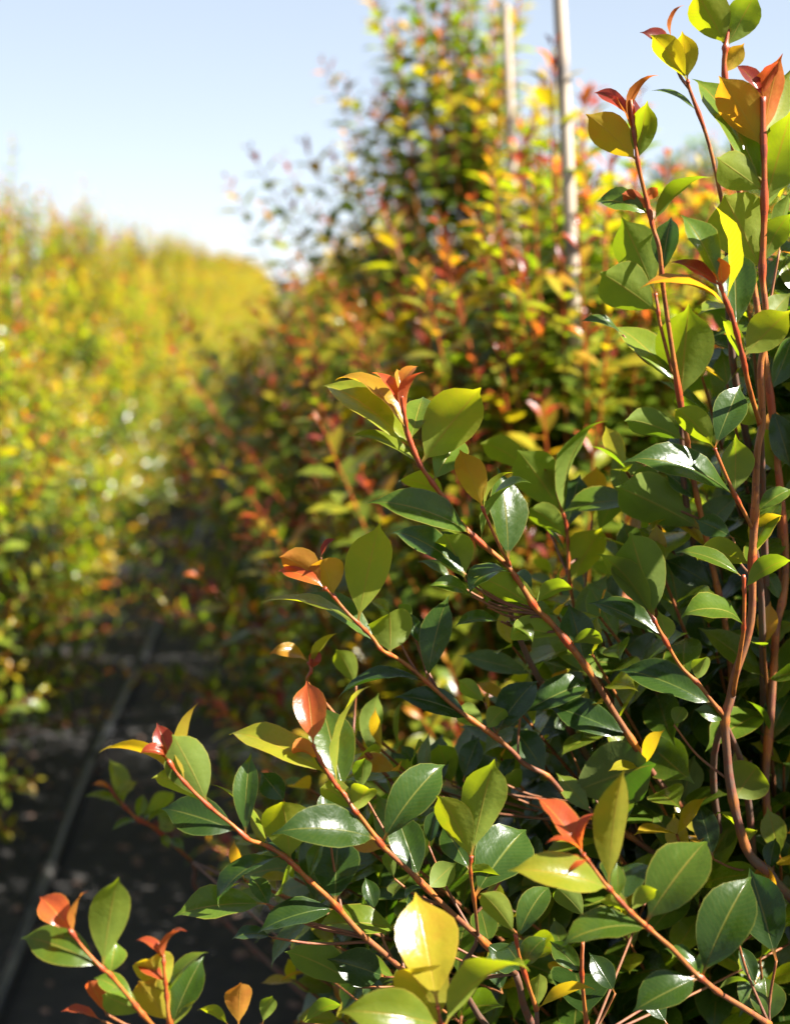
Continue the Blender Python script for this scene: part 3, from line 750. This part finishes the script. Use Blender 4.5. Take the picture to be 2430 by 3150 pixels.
# leaves: region; base x y, tip x y, roll (0 = upper face to the viewer, 180 = underside), tone, width ratio, bend (deg) [, depth offset]
LEAVES = {
1: """1250 285 1090 -60 168 .47 .62 25|1310 300 1480 -60 178 .44 .52 20|1040 510 810 215 148 .60 .42 30|1055 490 1010 190 172 .64 .5 20
950 250 1025 30 105 .88 .34 60|950 270 745 200 25 .98 .38 40|1290 440 1400 265 175 .66 .55 20|1490 940 1240 470 172 .72 .48 25
1535 850 1640 330 158 .84 .42 20|1515 600 1615 380 150 .92 .42 30|1520 560 1345 410 35 .97 .42 40|1480 1220 1070 490 -1 .36 .40 25
1125 730 805 570 72 .30 .30 30|1470 1210 1225 980 178 .48 .55 20|1495 1680 1275 1215 178 .48 .66 40|1560 1290 1700 670 176 .44 .48 20
715 1000 410 710 165 .68 .5 30|750 990 795 625 176 .44 .46 15|700 860 550 590 48 .84 .38 50|712 800 865 470 112 .82 .34 70
722 850 660 560 62 .98 .35 30|705 720 460 580 45 .99 .35 40|700 1370 480 1260 35 .28 .5 50|860 1380 1195 1110 128 .40 .4 45
830 1790 630 1350 176 .40 .52 15|895 1700 945 1350 12 .15 .44 15|1290 1880 1205 1275 104 .56 .36 25|1275 1960 735 1815 72 .72 .36 50
1240 1800 930 1640 42 .95 .36 40|1245 1800 1240 1605 165 .88 .6 40|1200 1620 1000 1340 -1 .26 .44 20|1430 2060 1330 1560 6 .2 .4 15 .03
725 1960 500 1700 172 .44 .66 25|1090 2520 1055 1895 178 .43 .54 15|1432 2230 1690 1935 172 .50 .58 30|1565 1670 1700 1330 140 .42 .44 30
640 2090 375 2010 62 .25 .4 40|720 1330 635 1210 160 .92 .5 40|880 1230 860 1170 160 .85 .8 40|1600 1230 1720 1050 150 .35 .5 30 .05
1560 2000 1700 1820 165 .42 .5 30 .03|1560 860 1700 420 165 .5 .45 25 .04|1620 1560 1700 1180 150 .38 .42 25 .03""",
2: """1010 400 570 10 -1 .43 .38 35|1020 740 650 600 150 .3 .44 35|1215 765 965 525 158 .46 .48 40|1205 740 1375 370 6 .1 .42 15
1465 640 1410 545 172 .43 .95 125|1385 1040 1345 680 178 .4 .58 15 .02|1345 1110 635 860 58 .2 .3 40|1070 1090 900 920 25 .18 .4 20
1310 1410 835 1165 52 .66 .32 40|1390 1440 1640 1195 145 .6 .55 70|1400 1440 1650 1090 35 .34 .38 30|1430 1515 1110 1470 140 .44 .5 80
1360 1580 965 1425 58 .3 .36 35|1425 1660 1700 1480 135 .4 .44 50|1405 1880 1000 1840 48 .3 .48 85|838 1840 480 1430 128 .40 .33 20
832 1850 685 1290 174 .3 .52 15|300 1600 510 1270 172 .5 .58 35|300 1240 550 600 108 .34 .3 50|300 1270 375 930 10 .1 .5 15
450 1220 480 880 172 .7 .42 20 .06|235 1050 150 900 165 .93 .6 40|245 1050 290 890 150 .93 .5 40|225 1210 -20 780 170 .42 .48 25
290 1350 55 1150 150 .4 .42 35|225 1460 -10 1185 78 .3 .3 30|700 940 440 755 84 .3 .28 10|890 1080 700 920 170 .28 .75 30
1100 1300 595 1010 168 .3 .48 25|1150 1660 890 1465 22 .06 .44 20|850 2000 425 1740 42 .1 .36 30|485 1300 610 1050 168 .38 .4 20
1185 2060 1105 1900 8 .1 .55 15|400 2110 300 1735 10 .1 .55 15|130 1710 335 1665 135 .4 .55 80|190 2090 510 1990 135 .4 .42 70
160 2020 -60 1960 140 .4 .46 60|1560 2110 1420 1930 8 .25 .4 20|1600 2010 1560 1880 176 .42 .95 50|1480 1190 1700 1030 35 .3 .42 30
1640 910 1510 640 160 .43 .44 25|1570 440 1700 50 -1 .15 .44 15|1600 470 1690 900 10 .12 .45 20 .03|1450 260 1250 -60 150 .42 .3 20
1060 860 940 700 20 .1 .5 20 .02|1330 1330 1100 1220 20 .12 .55 25 .02|980 1960 860 1780 165 .42 .5 30 .03|560 2000 700 1960 60 .3 .7 40 .03
1630 1250 1700 1150 150 .42 .6 30|1580 1700 1500 1520 20 .3 .4 30|1670 1960 1700 1860 165 .45 .6 30|1110 1440 1080 1280 15 .1 .6 20 .05""",
3: """1325 800 1450 615 176 .44 .95 75|965 875 850 720 174 .36 .9 60|1000 830 1065 545 168 .24 .6 20 .02|552 1350 640 632 162 .57 .27 20
350 1110 85 795 -1 .86 .48 25|378 1130 462 903 62 .88 .36 60|392 1145 155 1092 62 .86 .34 70|412 1195 285 1262 40 .86 .62 85
535 1388 -80 1252 -1 .53 .36 50|612 1395 590 1200 8 .36 .4 20|800 1545 1142 1072 10 .27 .5 50|1148 1862 1412 1288 12 .2 .44 45
1565 1800 1400 1235 6 .1 .5 15|700 1485 508 1440 148 .47 .6 60|700 1485 836 1370 140 .46 .5 50|730 1685 250 1725 40 .24 .44 50
1090 1905 680 2120 12 .14 .55 25|1090 1905 872 1735 48 .2 .5 60|1095 1925 1182 1738 50 .2 .5 60|1195 2005 1405 1945 120 .3 .35 60
1595 2140 1490 1890 10 .28 .7 30|135 2190 462 1988 128 .62 .3 40|60 2210 120 1878 176 .43 .48 20|1195 272 600 30 -1 .05 .36 35
632 485 165 250 -1 .04 .38 25|0 300 425 110 22 .1 .42 35|170 640 -45 375 10 .07 .5 20|370 690 830 600 165 .15 .6 20
1535 465 1660 175 22 .2 .5 30|1530 445 1380 215 98 .3 .34 30|1350 300 1650 20 78 .36 .24 40|1335 1025 1195 915 120 .42 .5 70
1360 1110 1445 1010 145 .44 .7 80|1240 330 1060 268 30 .26 .5 40|20 1690 182 1358 22 .2 .4 60|100 1840 165 1662 25 .22 .6 60
1060 90 1140 -60 172 .4 .7 30|940 360 1000 250 172 .33 .8 40|700 1000 560 830 10 .08 .5 20 .04|900 1100 800 920 10 .06 .5 20 .05
1180 1180 1080 820 12 .06 .42 20 .03|640 1450 620 1230 12 .12 .6 20 .05|1620 900 1520 760 15 .1 .5 20|1640 1300 1560 1050 10 .06 .5 20
400 1540 220 1360 165 .33 .55 30 .05|300 1880 180 1680 12 .24 .5 40|580 2000 420 1750 12 .06 .5 20 .04|1300 1560 1210 1340 20 .06 .4 20 .06
1480 1600 1640 1450 12 .1 .5 20 .05|300 500 250 260 12 .05 .55 20 .05|820 520 960 250 165 .2 .45 20 .05|640 700 560 540 165 .18 .6 20 .05
450 2150 330 1880 10 .05 .5 20 .08|900 2190 740 1960 10 .05 .5 20 .1|1440 1950 1330 1700 12 .08 .45 20 .08|1640 1700 1700 1500 12 .08 .5 20 .05""",
4: """925 695 388 280 -1 .49 .36 35|902 590 468 245 60 .70 .34 55|908 500 1026 193 118 .9 .36 50|880 430 698 198 -1 .92 .34 50
900 320 988 158 62 .80 .5 50|872 350 850 170 30 .72 .4 30|1050 755 1380 288 174 .53 .58 30|1062 880 1258 585 6 .36 .52 15 .015
960 620 1020 345 10 .38 .4 15 .02|1390 1045 1245 675 172 .70 .42 25|1155 1035 865 885 138 .50 .5 70|1315 1235 668 1010 34 .25 .33 40
1562 1385 1480 785 -1 .24 .43 15|1400 1255 1692 885 112 .3 .36 60|1475 1010 1582 820 112 .5 .34 50|865 835 538 600 62 .47 .3 30
1285 1495 1150 1200 174 .42 .72 40|1310 1485 815 1200 38 .2 .36 45|1592 1485 1318 1592 58 .2 .55 95|1695 1835 1335 1475 148 .4 .34 25
1322 1592 1055 1530 40 .3 .42 50|645 1725 752 1130 172 .50 .40 15|472 1595 385 1365 174 .70 .75 60|395 1565 112 1440 42 .84 .40 45
340 1470 118 1350 145 .77 .6 50|380 1350 482 1238 60 .95 .4 50|632 1815 -2 1640 62 .48 .28 35|745 1915 290 1568 40 .24 .32 25
822 1925 805 1705 174 .42 .98 70|815 1700 690 1630 40 .5 .5 50 .03|1085 2105 1182 1585 22 .15 .34 20|1505 1750 1215 1788 42 .25 .4 50
280 2015 55 1960 62 .72 .4 55|340 2045 350 1915 -1 .94 .6 30|435 2105 482 1825 112 .6 .34 30|600 2150 475 1925 165 .45 .5 30
1695 815 1375 640 150 .44 .44 40 .08|1540 1750 1700 1880 50 .38 .5 60|1000 1900 920 1690 20 .18 .4 20 .02|1260 1380 1090 1190 30 .2 .5 30 .03
1420 1660 1330 1500 60 .3 .5 40|940 1760 870 1640 165 .33 .6 40 .04|1200 1500 980 1380 42 .3 .4 40 .05|1660 1640 1560 1480 20 .2 .6 30 .03""",
5: """345 475 284 88 10 .885 .54 15|358 562 200 512 150 .86 .6 95|412 692 -190 421 -1 .52 .32 45|492 725 672 122 112 .52 .27 35
565 745 375 235 6 .3 .46 15 .015|575 875 365 752 148 .48 .55 60|600 885 668 755 158 .48 .85 70|695 1095 68 1032 30 .1 .38 45
790 1035 1128 603 20 .14 .42 45|228 1148 130 830 172 .5 .68 50|500 1440 480 1050 10 .05 .62 15 .02|965 1310 825 895 10 .1 .5 15 .015
1292 1185 1075 790 150 .5 .40 30|1292 1155 1432 568 172 .42 .40 15|1272 1265 1105 965 20 .14 .46 15 .01|1112 1292 905 1452 68 .2 .62 100
852 1622 338 1612 30 .45 .42 55|1062 2085 948 1383 5 .575 .54 20|1130 2190 915 1860 175 .55 .74 60|1035 2225 473 2115 -1 .46 .44 40
1258 2200 1645 1868 118 .5 .46 60|1562 1635 1345 1390 162 .45 .5 40|612 1965 148 1748 155 .3 .48 30 .02|770 1900 410 1790 10 .04 .6 20 .03
405 1565 -20 1640 30 .04 .42 40|1345 1425 1625 1000 20 .1 .55 25 .03|1292 325 822 190 30 .05 .36 40|1400 385 1212 268 165 .3 .55 60
1405 385 1495 262 165 .3 .7 60|1375 225 1208 82 168 .38 .44 20 .02|700 485 725 160 160 .38 .38 25 .03|1175 730 1085 478 170 .38 .54 20 .03
1520 335 1700 90 25 .08 .5 40|785 780 905 568 174 .42 .66 30 .02|155 835 0 648 10 .1 .6 25|1005 140 472 205 48 .1 .34 50
350 1265 395 1050 30 .25 .4 20|240 1230 60 1010 10 .06 .5 20 .02|1450 700 1560 560 12 .08 .5 20 .04|1060 1330 1200 1200 170 .34 .6 30 .02
700 1500 640 1290 12 .06 .55 20 .03|820 1300 760 1140 165 .3 .4 20 .03|1480 1290 1240 1290 130 .42 .45 60|1380 1680 1580 1860 15 .06 .55 20 .02
900 700 800 520 12 .14 .5 20 .06|620 760 640 560 165 .36 .5 20 .06|1240 700 1340 430 15 .08 .5 20 .05|960 620 860 480 12 .2 .5 20 .08
1030 1100 1090 860 12 .1 .45 20 .05|420 1000 380 760 12 .16 .5 20 .04|1450 1700 1340 1480 12 .3 .45 20 .03|1010 1600 900 1400 12 .06 .5 20 .06
1540 800 1420 660 165 .34 .6 30 .06|700 2130 700 1880 10 .05 .55 20 .08|1230 2140 1240 1860 10 .34 .4 15 .02|1480 2000 1400 1740 12 .06 .5 20 .08
260 2184 500 2080 130 .35 .4 40|1120 1750 1000 1560 12 .06 .5 20 .08|1640 1860 1500 1720 20 .1 .5 30 .04|60 1480 -60 1280 20 .2 .5 30 .02""",
6: """1305 785 948 602 140 .48 .40 50|1312 765 1075 325 170 .38 .5 20|1160 615 1242 128 118 .64 .27 30|1050 525 978 252 12 .95 .48 20
1052 490 878 452 60 .9 .5 90|1155 635 618 442 118 .64 .34 50|1455 985 1005 790 20 .07 .44 25|1690 995 1305 638 68 .45 .28 30
1592 905 1570 438 20 .2 .32 15|622 1805 130 1600 28 .33 .42 35|672 1745 742 1218 168 .42 .35 20|442 1565 248 1340 20 .85 .66 30
455 1575 548 1308 118 .77 .36 40|700 1815 725 1615 8 .42 .75 20|855 2005 585 1850 40 .36 .45 35|1012 1742 848 1618 60 .91 .42 60
1022 1742 1168 1558 100 .91 .38 60|1042 1965 930 1735 174 .6 .8 60|1062 1945 1302 1688 60 .36 .38 40|1150 2140 1275 1712 20 .15 .42 20
952 1875 838 1755 40 .88 .45 30|665 2075 548 1865 160 .87 .44 20|635 2115 380 2060 60 .9 .4 30|1025 2150 865 1865 172 .62 .62 20
795 2150 635 1955 168 .42 .6 30|1490 2150 1505 1875 170 .74 .5 15|1665 1385 1083 1465 28 .3 .42 30|1695 1185 1373 1412 48 .12 .38 70
1700 1595 1448 1612 40 .06 .5 60|1425 2140 1235 2050 130 .48 .5 50|1640 2132 1700 1960 170 .4 .5 20|1210 2140 1215 1990 160 .5 .2 10
765 765 680 478 -1 .47 .5 25|790 770 518 716 60 .40 .36 30|868 845 892 700 -1 .42 .5 30|885 875 1022 778 60 .42 .5 30
985 915 1105 862 -1 .42 .7 30|1000 935 1055 1035 12 .4 .6 30|705 665 575 640 60 .82 .45 30|740 700 862 622 20 .5 .5 30
860 870 700 930 60 .3 .4 30|1040 960 1150 1050 40 .3 .5 30|960 800 1090 690 150 .46 .42 30|1080 850 1000 760 150 .3 .5 30""",
}

def build_foreground():
    samples = []          # (px, py, depth, stem index, xyz)
    stems = []
    for si, (_, pts, r0, r1, a0, a1) in enumerate(STEMS):
        pix = [(*px(r, x, y), d) for r, x, y, d in pts]
        sm = smooth_path(pix, 6)
        xyz = np.array([np.array(P(*p)) for p in sm])
        stems.append(dict(pix=sm, xyz=xyz, r=(r0, r1), a=(a0, a1), leaves=[], nodes=[]))
        for k in range(len(sm)):
            samples.append((sm[k, 0], sm[k, 1], sm[k, 2], si, k))
    S = np.array(samples)
    allxyz = np.vstack([s['xyz'] for s in stems])
    alltan = np.vstack([norm(np.gradient(s['xyz'], axis=0)) for s in stems])
    camp = np.array(CAM_P)
    specs = []
    for reg, txt in LEAVES.items():
        for tok in txt.replace('\n', '|').split('|'):
            v = [float(a) for a in tok.split()]
            bx, by = px(reg, v[0], v[1]); tx, ty = px(reg, v[2], v[3])
            specs.append((bx, by, tx, ty, v[4], v[5], v[6], v[7], v[8] if len(v) > 8 else 0.0))
    rg = np.random.default_rng(77)
    twig_branches = []
    for (bx, by, tx, ty, roll, tone, wr, bend, dd) in specs:
        d2 = np.hypot(S[:, 0] - bx, S[:, 1] - by)
        k = int(np.argmin(d2 + (S[:, 2] - 1.0) * 40))
        near = (d2[k] < 80 and dd == 0) or (d2[k] < 40)
        dep = S[k, 2] + dd
        plen = math.hypot(tx - bx, ty - by) / PW * .48 * dep
        up = (by - ty) / max(1, math.hypot(tx - bx, ty - by))
        tilt = 22 if roll > 90 else (-16 if up > .35 else 16)
        tilt = tilt + rg.normal(0, 6)
        if near:
            si, kk = int(S[k, 3]), int(S[k, 4])
            base = stems[si]['xyz'][kk].copy()
            target = np.array(P(tx, ty, dep - plen * math.tan(R(tilt))))
        else:
            if dd == 0: dep += .015
            base = np.array(P(bx, by, dep))
            target = np.array(P(tx, ty, dep - plen * math.tan(R(tilt))))
        ch = target - base; cl = np.linalg.norm(ch); dv = ch / cl
        tocam = norm(camp - base)
        n0 = norm(tocam - (tocam @ dv) * dv); s0 = np.cross(dv, n0)
        best = None
        if roll < 0:      # a leaf turned so that its gloss catches the sun
            hv = norm(tocam + np.array(TO_SUN)); best = norm(norm(hv - (hv @ dv) * dv) + .2 * n0)
        for sg in (1, -1) if roll >= 0 else ():
            n = n0 * math.cos(R(roll)) + s0 * math.sin(R(roll)) * sg
            if best is None or n[2] > best[2]: best = n
        B = leaf_batch(base, dv, best, cl, wr * 1.13, R(bend * 1.25 + 18), rg.uniform(.28, .6) + (.1 if tone > .8 else 0),
                       tone + rg.normal(0, .015), rg.random(), n_len=14, n_wid=4, twist=rg.normal(0, .3), chord=True, wave=rg.uniform(.02, .09))
        me = leaves_mesh("leaf", B, origin=base)
        if near:
            stems[si]['leaves'].append((me, base)); stems[si]['nodes'].append(kk)
        else:
            # short twig down to the nearest lower stem
            vec = allxyz - base[None]
            dist = np.linalg.norm(vec, axis=1) - .75 * (vec * alltan).sum(1) + np.where(vec[:, 2] > -.003, .5, 0)
            j = int(np.argmin(dist)); end = allxyz[j]
            midp = base * .55 + end * .45 + np.array([0, .006, -.006])
            twig_branches.append((smooth_path([base, midp, end], 5), me, base))
    # main stems carried down into the pot
    parts = 0
    for s in stems:
        r0, r1 = s['r']; n = len(s['xyz'])
        rr = np.linspace(r0, r1, n) * 0.00058
        ag = np.linspace(s['a'][0], s['a'][1], n)
        for k in set(s['nodes']):
            rr += 0.0007 * np.exp(-((np.arange(n) - k) / 0.9) ** 2)
            ag = ag - .35 * np.exp(-((np.arange(n) - k) / 1.2) ** 2)
        rr = rr * (1 + .05 * np.sin(np.arange(n) * .45 + r0 * 9))
        ob = link("branch", tubes_mesh("branch", [tube(s['xyz'], rr, np.clip(ag, 0, 1), 10)], origin=ROOT), shrub)
        for me, b in s['leaves']:
            link("leaf", me, ob, loc=b - ROOT); parts += 1
    for path, me, b in twig_branches:
        ob = link("branch", tubes_mesh("branch", [tube(path, np.linspace(.0009, .0013, len(path)), np.linspace(.5, .75, len(path)), 6)], origin=ROOT), shrub)
        link("leaf", me, ob, loc=b - ROOT); parts += 1
    # limbs from the stem ends to the pot
    ts = []
    for k, s in enumerate(stems):
        e = s['xyz'][-1]; t = norm(s['xyz'][-1] - s['xyz'][-3])
        join = ROOT + np.array([.03 * math.cos(k * 2.4), .03 * math.sin(k * 2.4), .34])
        axis = ROOT + np.array([.02 * math.cos(k), .02 * math.sin(k), max(.42, e[2] - .5)])
        path = smooth_path([e, e + t * .07 - np.array([0, -.03, .05]), axis * .6 + e * .4 - np.array([0, -.03, .12]), join], 7)
        ts.append(tube(path, np.linspace(s['r'][1] * .00064, .005, len(path)), np.linspace(max(.8, s['a'][1]), 1, len(path)), 8))
    link("trunk", tubes_mesh("trunk", ts, origin=ROOT), shrub)
    # inner and rear foliage of the same plant
    poly = np.array([(760, 2500), (1000, 2350), (1330, 2060), (1640, 1830), (1850, 1560), (2060, 1180), (2200, 900), (2330, 560), (2460, 420), (2700, 300), (2800, 3400), (1000, 3400), (900, 3050), (720, 2800)])
    def inside(x, y):
        c = False; n = len(poly); j = n - 1
        for i in range(n):
            if (poly[i, 1] > y) != (poly[j, 1] > y) and x < (poly[j, 0] - poly[i, 0]) * (y - poly[i, 1]) / (poly[j, 1] - poly[i, 1]) + poly[i, 0]: c = not c
            j = i
        return c
    D = {k: [] for k in ('b', 'd', 'n', 'l', 'w', 'bend', 'fold', 't', 'r')}
    tw = []
    cnt = 0
    while cnt < 390:
        if cnt < 250:
            x, yv = rg.uniform(700, 2800), rg.uniform(300, 3400)
            if not inside(x, yv): continue
            dep = 1.40 + .6 * rg.random() ** 1.5
            tip = np.array(P(x, yv, dep))
        else:       # right-hand half of the crown, out of view, added for dappled shade
            a, rr_ = rg.uniform(-1.5, 1.6), rg.uniform(.15, .62)
            tip = ROOT + np.array([rr_ * math.cos(a), rr_ * math.sin(a), rg.uniform(.55, 1.78 - .25 * rr_)])
            if tip[0] < .44 * (tip[1] / 1.3): continue
        cnt += 1
        src = ROOT + np.array([0, 0, max(.4, tip[2] - rg.uniform(.2, .4))])
        path = smooth_path([src, src * .45 + tip * .55 - np.array([0, 0, .04]), tip], 5)
        tw.append(tube(path, np.linspace(.0036, .0012, len(path)), np.linspace(.95, .5, len(path)), 5, cap=False))
        seg = np.concatenate([[0], np.cumsum(np.linalg.norm(np.diff(path, axis=0), axis=1))]); L = seg[-1]; seg /= L
        ph0 = rg.uniform(0, 3.1)
        for j in range(int(min(.36, L * .75) / .04)):
            f = 1 - j * .04 / L
            p = np.array([np.interp(f, seg, path[:, c]) for c in range(3)])
            tg = norm(np.array([np.interp(min(f + .03, 1), seg, path[:, c]) - np.interp(max(f - .03, 0), seg, path[:, c]) for c in range(3)]))
            h = norm(np.cross(tg, [.2, .1, 1.0])); h2 = np.cross(tg, h)
            ph = ph0 + j * math.pi / 2 + rg.normal(0, .2)
            for sg in (0, math.pi):
                rd = h * math.cos(ph + sg) + h2 * math.sin(ph + sg)
                D['b'].append(p); D['d'].append(norm(rd + tg * np.interp(j, [0, 2, 6], [1.4, .7, .35]) + rg.normal(0, .1, 3)))
                D['n'].append(norm(tg - rd * .2 + rg.normal(0, .2, 3) + np.array([0, 0, .35])))
                D['l'].append(.080 * np.interp(j, [0, 1, 2], [.5, .8, 1]) * rg.uniform(.8, 1.2)); D['w'].append(rg.uniform(.38, .52))
                D['bend'].append(rg.uniform(.2, .9)); D['fold'].append(rg.uniform(.15, .45))
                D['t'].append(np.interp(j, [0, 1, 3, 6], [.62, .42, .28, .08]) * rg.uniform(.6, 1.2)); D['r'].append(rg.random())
    A = {k: np.array(v) for k, v in D.items()}
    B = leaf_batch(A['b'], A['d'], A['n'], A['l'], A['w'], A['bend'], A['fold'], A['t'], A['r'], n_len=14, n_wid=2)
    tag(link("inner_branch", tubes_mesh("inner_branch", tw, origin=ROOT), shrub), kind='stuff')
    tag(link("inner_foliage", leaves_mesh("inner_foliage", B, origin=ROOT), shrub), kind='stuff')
    print("foreground leaf parts", parts, "fill leaves", len(A['l']))
build_foreground()
